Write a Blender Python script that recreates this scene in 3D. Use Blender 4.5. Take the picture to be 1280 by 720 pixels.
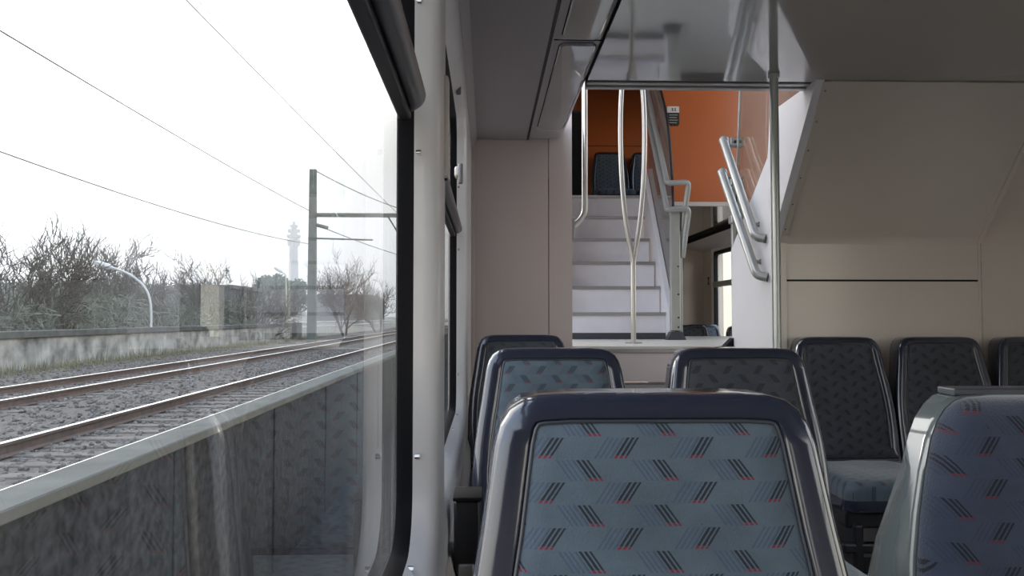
import bpy, bmesh, math, random
from mathutils import Vector, Matrix, noise
for o in list(bpy.data.objects): bpy.data.objects.remove(o)
S = bpy.context.scene
COL = S.collection
E = 1.08                      # eye height above the saloon floor
PI = math.pi

# ------------------------------------------------------------------ camera
cam_d = bpy.data.cameras.new('camera'); cam = bpy.data.objects.new('camera', cam_d); COL.objects.link(cam)
cam_d.sensor_width = 36; cam_d.lens = 36*1000/1280; cam_d.clip_start = 0.02; cam_d.clip_end = 2000
yaw, pit = math.atan(.032), math.atan(.037)
fw = Vector((math.sin(yaw)*math.cos(pit), math.cos(yaw)*math.cos(pit), math.sin(pit)))
cam.location = (0, 0, E)
cam.rotation_euler = fw.to_track_quat('-Z', 'Y').to_euler()
S.camera = cam
_r = Vector((math.cos(yaw), -math.sin(yaw), 0)); _u = _r.cross(fw)
def at(px, py, Y):            # world point on the plane y=Y seen at a pixel
    d = fw*1000 + _r*(px-640) + _u*(360-py)
    return Vector((0, 0, E)) + d*(Y/d.y)

# ------------------------------------------------------------------ sky, sun, exposure
W = bpy.data.worlds.new('hazy_sky'); S.world = W; W.use_nodes = True
nt = W.node_tree; nt.nodes.clear()
def wn(t, **k):
    n = nt.nodes.new(t)
    for a, b in k.items(): setattr(n, a, b)
    return n
geo = wn('ShaderNodeTexCoord')
sdir = Vector((-.62, .62, .34)).normalized()
dot = wn('ShaderNodeVectorMath', operation='DOT_PRODUCT'); nt.links.new(geo.outputs['Generated'], dot.inputs[0]); dot.inputs[1].default_value = sdir
mr = wn('ShaderNodeMapRange'); nt.links.new(dot.outputs['Value'], mr.inputs[0])
mr.inputs[1].default_value = .55; mr.inputs[2].default_value = 1.0; mr.inputs[3].default_value = 0; mr.inputs[4].default_value = 1
sep = wn('ShaderNodeSeparateXYZ'); nt.links.new(geo.outputs['Generated'], sep.inputs[0])
ramp = wn('ShaderNodeValToRGB'); nt.links.new(sep.outputs['Z'], ramp.inputs[0])
cr = ramp.color_ramp; cr.elements[0].position = 0.0; cr.elements[0].color = (.80, .74, .62, 1)
cr.elements[1].position = .5; cr.elements[1].color = (.58, .70, .92, 1)
e_ = cr.elements.new(.16); e_.color = (.90, .89, .84, 1)
mix = wn('ShaderNodeMix', data_type='RGBA'); nt.links.new(mr.outputs[0], mix.inputs[0]); nt.links.new(ramp.outputs[0], mix.inputs[6])
mix.inputs[7].default_value = (1.9, 1.85, 1.75, 1)
hzr = wn('ShaderNodeMapRange', interpolation_type='SMOOTHSTEP'); nt.links.new(sep.outputs['Y'], hzr.inputs[0])   # duller, creamy haze ahead
hzr.inputs[1].default_value = .925; hzr.inputs[2].default_value = .985; hzr.inputs[3].default_value = 0; hzr.inputs[4].default_value = 1
mix2 = wn('ShaderNodeMix', data_type='RGBA'); nt.links.new(hzr.outputs[0], mix2.inputs[0]); nt.links.new(mix.outputs[2], mix2.inputs[6])
mix2.inputs[7].default_value = (.205, .198, .172, 1)
bg = wn('ShaderNodeBackground'); nt.links.new(mix2.outputs[2], bg.inputs[0]); bg.inputs[1].default_value = 3.6
wo = wn('ShaderNodeOutputWorld'); nt.links.new(bg.outputs[0], wo.inputs[0])
sl = bpy.data.lights.new('sun', 'SUN'); sl.energy = 1.2; sl.angle = math.radians(12); sl.color = (1, .95, .86)
so = bpy.data.objects.new('sun', sl); COL.objects.link(so); so.rotation_euler = (-sdir).to_track_quat('-Z', 'Y').to_euler()
vs = S.view_settings
vs.view_transform = 'Standard'; vs.look = 'None'; vs.gamma = 1; vs.use_curve_mapping = False
vs.exposure = 0.06

# ------------------------------------------------------------------ materials
M = {}
def mat(name, col, rough=.5, metal=0, spec=.5, coat=0, bump=0, bscale=200, var=0, vscale=6, coat_r=.05, subs=0):
    m = bpy.data.materials.new(name); m.use_nodes = True; t = m.node_tree; b = t.nodes['Principled BSDF']
    b.inputs['Base Color'].default_value = (*col, 1); b.inputs['Roughness'].default_value = rough
    b.inputs['Metallic'].default_value = metal; b.inputs['Specular IOR Level'].default_value = spec
    b.inputs['Coat Weight'].default_value = coat; b.inputs['Coat Roughness'].default_value = coat_r
    tc = t.nodes.new('ShaderNodeTexCoord')
    if var:
        n = t.nodes.new('ShaderNodeTexNoise'); n.inputs['Scale'].default_value = vscale; n.inputs['Detail'].default_value = 6
        t.links.new(tc.outputs['Object'], n.inputs['Vector'])
        r = t.nodes.new('ShaderNodeValToRGB'); t.links.new(n.outputs['Fac'], r.inputs[0])
        r.color_ramp.elements[0].position = .3; r.color_ramp.elements[1].position = .7
        r.color_ramp.elements[0].color = (*[c*(1-var) for c in col], 1); r.color_ramp.elements[1].color = (*[min(1, c*(1+var)) for c in col], 1)
        t.links.new(r.outputs[0], b.inputs['Base Color'])
    if bump:
        n = t.nodes.new('ShaderNodeTexNoise'); n.inputs['Scale'].default_value = bscale; n.inputs['Detail'].default_value = 3
        t.links.new(tc.outputs['Object'], n.inputs['Vector'])
        bp = t.nodes.new('ShaderNodeBump'); bp.inputs['Strength'].default_value = bump; bp.inputs['Distance'].default_value = .002
        t.links.new(n.outputs['Fac'], bp.inputs['Height']); t.links.new(bp.outputs[0], b.inputs['Normal'])
    M[name] = m; return m
mat('frame_white', (.86, .845, .86), .28, var=.03, vscale=4, coat=.3)
mat('pillar_beige', (.60, .55, .52), .35, var=.04)
mat('panel_pink', (.66, .575, .55), .38, coat=.15, coat_r=.25, var=.03, vscale=2)
mat('panel_beige', (.62, .55, .49), .26, coat=.35, coat_r=.18, var=.03, vscale=2)
mat('panel_white', (.74, .73, .76), .35, coat=.2, var=.02)
mat('riser_white', (.74, .72, .75), .45, var=.04, vscale=8)
mat('ceiling_grey', (.42, .385, .40), .45)
mat('ceiling_gloss', (.33, .31, .295), .07, spec=.9, coat=1, coat_r=.03, bump=.02, bscale=2)
mat('light_cover', (.34, .33, .35), .08, coat=1, coat_r=.02)
mat('light_body', (.46, .43, .45), .35)
mat('black', (.008, .008, .009), .5)
mat('rubber', (.004, .004, .006), .6, spec=.25, bump=.1)
mat('seam', (.015, .014, .014), .9, spec=.1)
mat('bar_grey', (.16, .155, .165), .35, metal=.3)
mat('bar_dark', (.045, .042, .05), .5)
mat('steel', (.52, .51, .50), .28, metal=1)
mat('pole_grey', (.42, .44, .43), .3, metal=.6)
mat('rail_paint', (.34, .345, .335), .32, metal=.25, coat=.3)
mat('alu', (.40, .39, .39), .35, metal=.8)
mat('orange', (.50, .125, .03), .25, coat=.5, coat_r=.15)
mat('floor_dark', (.05, .052, .06), .55, bump=.2, bscale=400, var=.4, vscale=300)
mat('landing_top', (.60, .58, .53), .4, var=.04, vscale=15)
mat('shell', (.022, .026, .042), .16, spec=.6, coat=.8, coat_r=.06)
mat('shell_grey', (.10, .115, .118), .14, spec=.6, coat=1, coat_r=.04)
mat('seat_base', (.012, .012, .015), .4)
mat('piping', (.05, .055, .065), .35)
mat('chrome', (.8, .8, .8), .12, metal=1)
mat('sticker_white', (.75, .74, .72), .5)
mat('mast', (.12, .13, .115), .7, spec=.12, var=.2, vscale=3)
mat('wire', (.12, .12, .12), .6)
mat('coping_stone', (.075, .076, .068), .9, spec=.12, var=.3, vscale=3, bump=.4, bscale=40)
mat('concrete', (.085, .087, .08), .85, spec=.12, var=.2, vscale=3, bump=.4, bscale=40)
mat('concrete_pale', (.24, .23, .20), .85, spec=.12, var=.6, vscale=1.6)
mat('concrete_shaded', (.016, .017, .020), .9, spec=.12, var=.9, vscale=14)  # concrete and ground beside the train, shade put into the base colour
mat('rail_top', (.85, .84, .82), .38, metal=.9)
mat('rail_rust', (.10, .07, .055), .75, spec=.12, var=.2, vscale=8)
mat('sleeper', (.11, .10, .088), .9, spec=.12, var=.2, vscale=6)
mat('stone', (.12, .11, .10), .95, spec=.12, var=.5, vscale=9)
mat('ballast', (.085, .077, .07), 1, spec=.12, var=.5, vscale=14, bump=1, bscale=20)
mat('earth', (.16, .15, .11), 1, spec=.12, var=.4, vscale=1.5)
mat('scrub', (.11, .12, .095), 1, spec=.12, var=.4, vscale=1.2)
mat('grass', (.17, .16, .095), .95, spec=.12, var=.3, vscale=2)
mat('bark', (.075, .068, .058), .9, spec=.12)
mat('evergreen', (.05, .08, .05), .9, spec=.12, var=.3, vscale=2)
mat('building', (.07, .075, .075), .9, spec=.12, var=.1)
mat('far_wall', (.75, .70, .56), .9)
mat('tower', (.08, .08, .08), .9, spec=.12)
mat('fence_paint', (.42, .42, .41), .5)

class X:                       # tiny expression builder for shader maths
    def __init__(s, t, o): s.t, s.o = t, o
    def _m(s, op, b=None, c=None):
        n = s.t.nodes.new('ShaderNodeMath'); n.operation = op
        for i, v in enumerate((s, b, c)):
            if v is None: continue
            if isinstance(v, X): s.t.links.new(v.o, n.inputs[i])
            else: n.inputs[i].default_value = v
        return X(s.t, n.outputs[0])
    def __add__(s, b): return s._m('ADD', b)
    def __sub__(s, b): return s._m('SUBTRACT', b)
    def __mul__(s, b): return s._m('MULTIPLY', b)
    def lt(s, b): return s._m('LESS_THAN', b)
    def gt(s, b): return s._m('GREATER_THAN', b)
    def wrap(s, p): return s._m('WRAP', p/2, -p/2)
    def abs(s): return s._m('ABSOLUTE')
    def max(s, b): return s._m('MAXIMUM', b)

def fabric(name, base, dark, blue, red, flat=False):
    m = bpy.data.materials.new(name); m.use_nodes = True; t = m.node_tree; b = t.nodes['Principled BSDF']
    tc = t.nodes.new('ShaderNodeTexCoord'); sp = t.nodes.new('ShaderNodeSeparateXYZ'); t.links.new(tc.outputs['Object'], sp.inputs[0])
    nz = t.nodes.new('ShaderNodeTexNoise'); nz.inputs['Scale'].default_value = 900; t.links.new(tc.outputs['Object'], nz.inputs['Vector'])
    jit = (X(t, nz.outputs['Fac'])-.5)*.0014
    u = X(t, sp.outputs['X']) + jit; v = X(t, sp.outputs['Y']) if flat else X(t, sp.outputs['Z'])
    PX, PZ, HH = .086, .0480, .0112
    strong = faint = redm = None
    for (ou, ov, k) in ((0, 0, .72), (PX/2, PZ/2, -.72)):
        a = (u+ou).wrap(PX); c = (v+ov).wrap(PZ)
        s = a + c*k
        inh = c.abs().lt(HH)
        st = s.wrap(.0058).abs().lt(.0017)
        core = (s - .004).abs().lt(.0085)*inh*st
        fa = (s + .0145).abs().lt(.011)*inh*((s*1.0).wrap(.0058).abs().lt(.0013))
        rd = core*c.lt(-.0080)
        strong = core if strong is None else strong.max(core)
        faint = fa if faint is None else faint.max(fa)
        redm = rd if redm is None else redm.max(rd)
    def mixc(fac, c1, c2, f=1.0):
        n = t.nodes.new('ShaderNodeMix'); n.data_type = 'RGBA'
        fx = fac*f; t.links.new(fx.o, n.inputs[0])
        if isinstance(c1, tuple): n.inputs[6].default_value = (*c1, 1)
        else: t.links.new(c1, n.inputs[6])
        n.inputs[7].default_value = (*c2, 1); return n.outputs[2]
    n2 = t.nodes.new('ShaderNodeTexNoise'); n2.inputs['Scale'].default_value = 14; n2.inputs['Detail'].default_value = 5; t.links.new(tc.outputs['Object'], n2.inputs['Vector'])
    r = t.nodes.new('ShaderNodeValToRGB'); t.links.new(n2.outputs['Fac'], r.inputs[0])
    r.color_ramp.elements[0].position = .35; r.color_ramp.elements[1].position = .65
    r.color_ramp.elements[0].color = (*[x*.86 for x in base], 1); r.color_ramp.elements[1].color = (*[x*1.12 for x in base], 1)
    c = mixc(faint, r.outputs[0], blue, .38); c = mixc(strong, c, dark, .93); c = mixc(redm, c, red, .85)
    t.links.new(c, b.inputs['Base Color']); b.inputs['Roughness'].default_value = .95
    b.inputs['Sheen Weight'].default_value = .35; b.inputs['Sheen Roughness'].default_value = .4
    n3 = t.nodes.new('ShaderNodeTexNoise'); n3.inputs['Scale'].default_value = 420; n3.inputs['Detail'].default_value = 2; t.links.new(tc.outputs['Object'], n3.inputs['Vector'])
    bp = t.nodes.new('ShaderNodeBump'); bp.inputs['Strength'].default_value = .5; bp.inputs['Distance'].default_value = .002
    t.links.new(n3.outputs['Fac'], bp.inputs['Height']); t.links.new(bp.outputs[0], b.inputs['Normal'])
    M[name] = m
fabric('fabric', (.085, .112, .135), (.012, .014, .02), (.03, .045, .11), (.20, .02, .035))
fabric('fabric_flat', (.085, .112, .135), (.012, .014, .02), (.03, .045, .11), (.20, .02, .035), True)
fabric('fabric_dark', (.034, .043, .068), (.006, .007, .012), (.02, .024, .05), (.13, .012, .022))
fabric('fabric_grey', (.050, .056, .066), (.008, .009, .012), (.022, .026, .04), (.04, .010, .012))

def glass(name, tint=(.97, .98, .97), veil=.05, streak=True, refl=1.0, vcol=(.9, .88, .82)):
    m = bpy.data.materials.new(name); m.use_nodes = True; t = m.node_tree; t.nodes.clear()
    out = t.nodes.new('ShaderNodeOutputMaterial')
    tr = t.nodes.new('ShaderNodeBsdfTransparent'); tr.inputs[0].default_value = (*tint, 1)
    tl = t.nodes.new('ShaderNodeBsdfTranslucent'); tl.inputs[0].default_value = (*vcol, 1)
    gl = t.nodes.new('ShaderNodeBsdfGlossy'); gl.inputs['Roughness'].default_value = .0; gl.inputs[0].default_value = (refl, refl, refl, 1)
    m1 = t.nodes.new('ShaderNodeMixShader')
    if streak:
        tc = t.nodes.new('ShaderNodeTexCoord'); mp = t.nodes.new('ShaderNodeMapping'); mp.inputs['Scale'].default_value = (1, 14, 1.2)
        t.links.new(tc.outputs['Object'], mp.inputs[0])
        n = t.nodes.new('ShaderNodeTexNoise'); n.inputs['Scale'].default_value = 3; n.inputs['Detail'].default_value = 6; t.links.new(mp.outputs[0], n.inputs['Vector'])
        r = t.nodes.new('ShaderNodeMapRange'); t.links.new(n.outputs['Fac'], r.inputs[0])
        r.inputs[1].default_value = .3; r.inputs[2].default_value = .8; r.inputs[3].default_value = veil*.4; r.inputs[4].default_value = veil*1.8
        # dirt gathers towards the sides of each pane
        sp = t.nodes.new('ShaderNodeSeparateXYZ'); t.links.new(tc.outputs['Object'], sp.inputs[0])
        e = X(t, sp.outputs['Y']).abs()
        g = t.nodes.new('ShaderNodeMapRange'); g.interpolation_type = 'SMOOTHSTEP'; t.links.new(e.o, g.inputs[0])
        g.inputs[1].default_value = .2; g.inputs[2].default_value = .8; g.inputs[3].default_value = .5; g.inputs[4].default_value = 4.5
        t.links.new((X(t, r.outputs[0])*X(t, g.outputs[0])).o, m1.inputs[0])
    else: m1.inputs[0].default_value = veil
    t.links.new(tr.outputs[0], m1.inputs[1]); t.links.new(tl.outputs[0], m1.inputs[2])
    fr = t.nodes.new('ShaderNodeFresnel')
    gm = t.nodes.new('ShaderNodeNewGeometry'); t.links.new((X(t, gm.outputs['Backfacing'])*(1/1.45-1.45)+1.45).o, fr.inputs[0])   # same index from either side
    # two faces of one pane reflect; single sheet stands for both
    m2 = t.nodes.new('ShaderNodeMixShader'); t.links.new(fr.outputs[0], m2.inputs[0])
    t.links.new(m1.outputs[0], m2.inputs[1]); t.links.new(gl.outputs[0], m2.inputs[2]); t.links.new(m2.outputs[0], out.inputs[0])
    M[name] = m
glass('window_glass', veil=.018)
glass('screen_glass', tint=(.93, .96, .94), veil=.03, streak=False, refl=.7)
glass('smoked_glass', tint=(.45, .42, .42), veil=.12, streak=False)

# ------------------------------------------------------------------ mesh helpers
class MB:
    def __init__(s): s.b = bmesh.new()
    def box(s, x0, x1, y0, y1, z0, z1, bev=0, seg=2):
        r = bmesh.ops.create_cube(s.b, size=1)
        vs_ = r['verts']
        for v in vs_: v.co = Vector(((x0+x1)/2+v.co.x*(x1-x0), (y0+y1)/2+v.co.y*(y1-y0), (z0+z1)/2+v.co.z*(z1-z0)))
        if bev:
            ed = list({e for v in vs_ for e in v.link_edges})
            bmesh.ops.bevel(s.b, geom=ed, offset=bev, segments=seg, profile=.5, affect='EDGES')
        return s
    def loft(s, rings, cap0=True, cap1=True, closed=True):
        R = [[s.b.verts.new(p) for p in r] for r in rings]
        n = len(R[0])
        for a, b in zip(R, R[1:]):
            for i in range(n if closed else n-1):
                j = (i+1) % n
                try: s.b.faces.new((a[i], a[j], b[j], b[i]))
                except ValueError: pass
        if cap0: s.b.faces.new(R[0][::-1])
        if cap1: s.b.faces.new(R[-1])
        return s
    def tube(s, pts, r, n=12, cap=True, radii=None):
        pts = [Vector(p) for p in pts]; rings = []; up = None
        for i, p in enumerate(pts):
            d = (pts[min(i+1, len(pts)-1)]-pts[max(i-1, 0)]).normalized()
            if up is None:
                up = Vector((0, 0, 1)) if abs(d.z) < .9 else Vector((1, 0, 0))
            up = (up-d*up.dot(d)).normalized(); sd = d.cross(up)
            rr = radii[i] if radii else r
            rings.append([p+(up*math.cos(2*PI*k/n)+sd*math.sin(2*PI*k/n))*rr for k in range(n)])
        return s.loft(rings, cap, cap)
    def prism(s, poly, axis, a, b):     # poly in the two other axes, extruded along axis a..b
        def P(p, t):
            if axis == 'x': return (t, p[0], p[1])
            if axis == 'y': return (p[0], t, p[1])
            return (p[0], p[1], t)
        return s.loft([[P(p, a) for p in poly], [P(p, b) for p in poly]])
    def sphere(s, c, r, sc=(1, 1, 1), u=10, v=6):
        g = bmesh.ops.create_uvsphere(s.b, u_segments=u, v_segments=v, radius=r)
        for q in g['verts']: q.co = Vector(c)+Vector((q.co.x*sc[0], q.co.y*sc[1], q.co.z*sc[2]))
        return s
    def build(s, name, m, parent=None, smooth=False, ang=40):
        bmesh.ops.remove_doubles(s.b, verts=s.b.verts, dist=1e-6)
        bmesh.ops.recalc_face_normals(s.b, faces=s.b.faces)
        me = bpy.data.meshes.new(name); s.b.to_mesh(me); s.b.free()
        me.materials.append(M[m] if isinstance(m, str) else m)
        if smooth:
            for p in me.polygons: p.use_smooth = True
            me.set_sharp_from_angle(angle=math.radians(ang))
        o = bpy.data.objects.new(name, me); COL.objects.link(o)
        if parent: o.parent = parent
        return o
def fillet(pts, r, n=6):
    pts = [Vector(p) for p in pts]; out = [pts[0]]
    for a, p, b in zip(pts, pts[1:], pts[2:]):
        u = (a-p); v = (b-p); rr = min(r, u.length*.49, v.length*.49)
        A = p+u.normalized()*rr; B = p+v.normalized()*rr
        for k in range(n+1):
            t = k/n; out.append(A*(1-t)**2+p*2*t*(1-t)+B*t*t)
    out.append(pts[-1]); return out
def tag(o, label=None, cat=None, group=None, kind=None):
    if label: o['label'] = label
    if cat: o['category'] = cat
    if group: o['group'] = group
    if kind: o['kind'] = kind
    return o
def struct(o): o['kind'] = 'structure'; return o
def thing(name, label, cat, loc=(0, 0, 0), group=None):
    o = bpy.data.objects.new(name, None); o.empty_display_size = .1; COL.objects.link(o); o.location = loc
    return tag(o, label, cat, group)
def sub(o, name, m, mb, parent, smooth=False):  # mb given in world coordinates, parent's offset removed
    q = mb.build(name, m, parent, smooth); q.matrix_parent_inverse = Matrix.Translation(parent.location).inverted(); return q
def part(name, m, mb, parent, smooth=False, label=None):
    off = Vector((0, 0, 0)); p = parent
    while p: off += p.location; p = p.parent
    bmesh.ops.translate(mb.b, verts=mb.b.verts, vec=-off)
    q = mb.build(name, m, parent, smooth)
    if label: q['label'] = label
    return q
def copy_tree(o, parent=None):
    c = o.copy(); COL.objects.link(c); c.parent = parent
    for ch in list(o.children): copy_tree(ch, c)
    return c
def rrect(y0, y1, z0, z1, r, n=8):
    pts = []
    for cy, cz, a0 in ((y1-r, z1-r, 0), (y0+r, z1-r, 90), (y0+r, z0+r, 180), (y1-r, z0+r, 270)):
        for k in range(n+1):
            a = math.radians(a0+90*k/n); pts.append((cy+r*math.cos(a), cz+r*math.sin(a)))
    return pts

# ------------------------------------------------------------------ SETTING: the car body
WX, RX = -.08, 2.65           # inner faces of the side walls
BACK, END = -2.7, 9.7
CE = E+.94                    # saloon ceiling
HROOF = 4.05
XA, XB = 1.335, at(1226, 360, 3.6).x
def side_wall(name, sgn, wx, bays, y0, y1, z0, z1, m):
    """wall with rounded window holes and curved white reveals; bays: (ya, yb, za, zb) of each hole"""
    mb = MB(); n = 8
    X_ = lambda d: wx+sgn*d           # d outward
    edges = [y0]
    for a, b in zip(bays, bays[1:]): edges.append((a[1]+b[0])/2)
    edges.append(y1)
    for i, (ya, yb, za, zb) in enumerate(bays):
        ea, eb = edges[i], edges[i+1]
        ch = .085
        prof = [(ch, 0), (.052, .0015), (.038, .006), (.026, .015), (.013, .028), (0.0, .040), (0.0, .068)]
        outer = [(eb if k//(n+1) in (0, 3) else ea, z1 if k//(n+1) in (0, 1) else z0) for k in range(4*(n+1))]
        rings = [[(X_(0), p[0], p[1]) for p in outer]]
        for (g, d) in prof:
            rr = rrect(ya-g, yb+g, za-g, zb+g, .09+g, n)
            rings.append([(X_(d), p[0], p[1]) for p in rr])
        mb.loft(rings, False, False)
        rings = [[(X_(.068), p[0], p[1]) for p in rrect(ya, yb, za, zb, .09, n)], [(X_(.068), p[0], p[1]) for p in outer]]
        mb.loft(rings, False, False)
    return struct(mb.build(name, m, None, True, 30))
WB, WT = E-.37, E+.80
BL = [(-2.35, -.95, WB, WT), (-.33, 1.32, WB, WT), (1.62, 3.22, WB, WT)]
side_wall('wall_left', -1, WX, BL, BACK, 4.2, E-.50, CE+.05, 'frame_white')
side_wall('wall_right', 1, RX, BL[:2], BACK, 3.62, E-.50, CE+.05, 'frame_white')  # unseen side; last window left out to keep light off the right seats
def window(name, sgn, wx, bay, hopper=True):
    ya, yb, za, zb = bay
    X_ = lambda d: wx+sgn*d
    w = bpy.data.objects.new(name, None); COL.objects.link(w); struct(w); w.location = (X_(.03), (ya+yb)/2, za)
    mb = MB(); o = rrect(ya, yb, za, zb, .09); g = .010; i = rrect(ya+g, yb-g, za+g, zb-g, .08)
    mb.loft([[(X_(.066), *p) for p in i], [(X_(.045), *[p[0]*1, p[1]]) for p in rrect(ya+.005, yb-.005, za+.005, zb-.005, .085)],
             [(X_(.040), *p) for p in o], [(X_(.0675), *p) for p in o], [(X_(.0675), *p) for p in i]], False, False)
    part('gasket', 'rubber', mb, w, True)
    mb = MB(); g = .005; mb.loft([[(X_(.065), *p) for p in rrect(ya+g, yb-g, za+g, zb-g, .08)]], True, False)
    part('pane', 'window_glass', mb, w)
    if hopper:
        zb0 = E+.325
        s = sgn
        xa, xb = sorted((X_(.065), X_(.044)))
        part('glazing_bar', 'bar_dark', MB().box(xa, xb, ya+.01, yb-.01, zb0, zb0+.055, .004), w)
        pts = [(X_(.055), ya+.03, zb0+.026), (X_(.032), ya+.03, zb0+.026), (X_(.032), yb-.05, zb0+.026), (X_(.055), yb-.012, zb0+.026)]
        part('pull_bar', 'bar_grey', MB().tube(fillet(pts, .03), .0165, 16), w, True)
    # screws on the reveal
    for (y, z) in ((yb+.008, E+.275), (yb+.008, E-.228), (yb+.008, E+.53), (yb-.10, za-.008), (yb-.5, za-.008), (ya-.008, E+.275), (ya-.008, E-.228)):
        part('screw', 'chrome', MB().tube([(X_(.038), y, z), (X_(.029), y, z)], .0055, 10), w, True)
    return w
for k, b in enumerate(BL):
    window('window_%d' % (k+1), -1, WX, b)
    if k < 2: window('window_%d' % (k+4), 1, RX, b)
# dado below the windows
for nm, s, wx in (('baseboard_left', 1, WX), ('baseboard_right', -1, RX)):
    mb = MB(); y1 = 4.2 if s == 1 else 3.62
    prof = [(0, E-.50), (.006*s, E-.505), (.016*s, E-.54), (.018*s, E-.60), (.010*s, E-.75), (.010*s, 0), (-.1*s, 0), (-.1*s, E-.50)]
    mb.prism([(wx+p[0], p[1]) for p in prof], 'y', BACK, y1)
    struct(mb.build(nm, 'pillar_beige', None, True, 50))
# floor, back wall, ceilings
struct(MB().box(-.3, RX+.2, BACK-.1, 4.2, -.1, 0).build('floor', 'floor_dark'))
struct(MB().box(-.3, RX+.2, BACK-.1, BACK, 0, CE+.1).build('wall_back', 'panel_beige'))
struct(MB().box(-.19, .212, BACK, 4.2, CE, CE+.08, .004).box(.212, .4, BACK, 4.2, CE+.03, CE+.08).build('ceiling', 'ceiling_grey'))
struct(MB().box(.40, RX+.2, BACK, 3.13, CE, CE+.10).build('ceiling_main', 'ceiling_gloss'))
# cove between left wall and ceiling
struct(MB().prism([(WX-.02, CE-.05), (WX+.004, CE-.05), (WX+.02, CE-.012), (WX+.03, CE+.002), (WX-.02, CE+.002)], 'y', BACK, 4.2).build('trim_1', 'light_body', None, True, 60))
# ceiling edge trim (double aluminium lines)
mb = MB().box(.40, 1.30, 3.138, 3.172, CE-.006, CE+.12, .003).box(.40, 1.30, 3.180, 3.215, CE-.012, CE+.12, .003)
struct(mb.build('trim_2', 'alu'))
struct(MB().box(.40, 1.30, 3.1305, 3.20, CE-.001, CE+.11).build('trim_12', 'black'))
struct(MB().box(.32, .336, 4.241, 4.244, 0, HROOF-.1).box(1.34, XB+.02, 3.612, 3.616, E+.15, E+.19).build('trim_13', 'seam'))
struct(MB().box(.40, RX, 3.13, 3.20, CE+.10, HROOF).build('wall_upper_front', 'panel_white'))
# bulkhead on the left of the stairs: panels, seams
mb = MB().box(-.2, .326, 4.2, 4.24, 0, CE+.02).box(.330, .452, 4.2, 4.24, 0, HROOF).box(-.2, .45, 4.215, 4.24, CE-.2, HROOF)
struct(mb.build('wall_bulkhead_left', 'panel_pink'))
struct(MB().box(-.088, -.062, 4.188, 4.2, 0, CE-.001, .004).build('trim_3', 'panel_pink'))
struct(MB().box(.43, .48, 5.6, 9.7, E-.15, HROOF).build('wall_stair_left', 'panel_pink'))
struct(MB().box(-.2, .43, 5.6, 5.64, E-.15, HROOF).build('wall_closet', 'panel_pink'))
# transverse wall behind the row of seats on the right, with the slanting soffit
mb = MB().box(XA, XB-.004, 3.6, 3.64, 0, E+.165).box(XA, XB-.004, 3.6, 3.64, E+.174, E+.34)
struct(mb.build('wall_bulkhead_right', 'panel_beige'))
sec = [(3.6, E+.335), (3.597, E+.35), (3.585, E+.375), (3.095, E+.935), (3.10, E+.94), (3.64, E+.94), (3.64, E+.335)]
struct(MB().prism([(p[0], p[1]) for p in sec], 'x', XA+.012, XB).build('wall_soffit', 'panel_beige', None, True, 30))
struct(MB().box(XB, RX, 3.6, 3.66, 0, CE).build('wall_bulkhead_outer', 'panel_beige'))
# soffit trims with screws
def along(a, b, w, nm, m='panel_beige'):
    return None
sl0, sl1 = Vector((0, 3.585, E+.375)), Vector((0, 3.095, E+.935))
dn = (sl1-sl0).normalized(); nn = Vector((0, -dn.z, dn.y))
for k, (xa, xb) in enumerate(((XA-.004, XA+.030), (XB-.012, XB+.010))):
    mb = MB()
    base = [Vector((0, 3.6, E-.6)), Vector((0, 3.6, E+.34)), sl0, sl1]
    pr = [];
    off = [Vector((0, -.006, 0)), Vector((0, -.006, 0)), nn*.006, nn*.006]
    ring = lambda x: [Vector((x, p.y, p.z))+o for p, o in zip(base, off)]+[Vector((x, p.y, p.z))-o*.2 for p, o in list(zip(base, off))[::-1]]
    mb.loft([ring(xa), ring(xb)])
    t = struct(mb.build('trim_%d' % (4+k), 'panel_beige', None))
    for q in range(6):
        p = sl0.lerp(sl1, .05+.18*q); p.x = (xa+xb)/2
        part('screw', 'chrome', MB().tube([p+nn*.006, p+nn*.0085], .0035, 8), t)
struct(MB().box(XB-.003, XB+.003, 3.594, 3.6, .4, E+.34).build('trim_7', 'seam'))
# cheek wall of the stair down: panel with a slanting top edge
poly = [(3.10, E+.93), (3.10, CE), (3.13, CE), (3.13, HROOF), (3.20, HROOF), (3.20, E+1.02), (3.58, E+.80), (4.20, E+.37), (4.20, 0), (3.6, 0), (3.6, E+.34)]
mb = MB(); poly = [(3.085, E+.939), (3.6, E+.939), (3.64, E+.74), (4.20, E+.36), (4.20, 0), (3.6, 0), (3.6, E+.34)]
mb.prism(poly, 'x', XA-.035, XA)
struct(mb.build('wall_stair_cheek', 'panel_white'))
# landing and its steps down to the saloon
LZ = E-.152
struct(MB().box(-.2, .452, 4.24, 5.64, LZ-.12, LZ).box(.452, 1.30, 4.20, 6.5, LZ-.12, LZ).box(1.30, RX+.1, 4.20, 6.5, LZ-.12, LZ).build('floor_landing', 'landing_top'))
st = thing('staircase', 'short pinkish stairway with metal nosings leading down from the landing behind the seats', 'stairs', (.88, 3.7, 0))
top = LZ; ht = LZ/5
for k in range(5):
    z = LZ-k*ht; y = 4.2-.24*k
    part('riser', 'panel_pink', MB().box(.456, 1.298, y-.004, y+.012, z-ht, z-.035), st)
    part('nosing', 'alu', MB().box(.456, 1.298, y-.012, y+.03, z-.034, z-(.0 if k else .012), .003), st)
    if k: part('tread', 'floor_dark', MB().box(.456, 1.298, y, y+.24, z-.03, z-.003), st)
part('end_block', 'rubber', MB().prism([(1.235, LZ+.001), (1.255, LZ+.001), (1.298, LZ+.045), (1.299, LZ+.045), (1.299, LZ+.001)], 'y', 4.17, 4.24), st)
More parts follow.
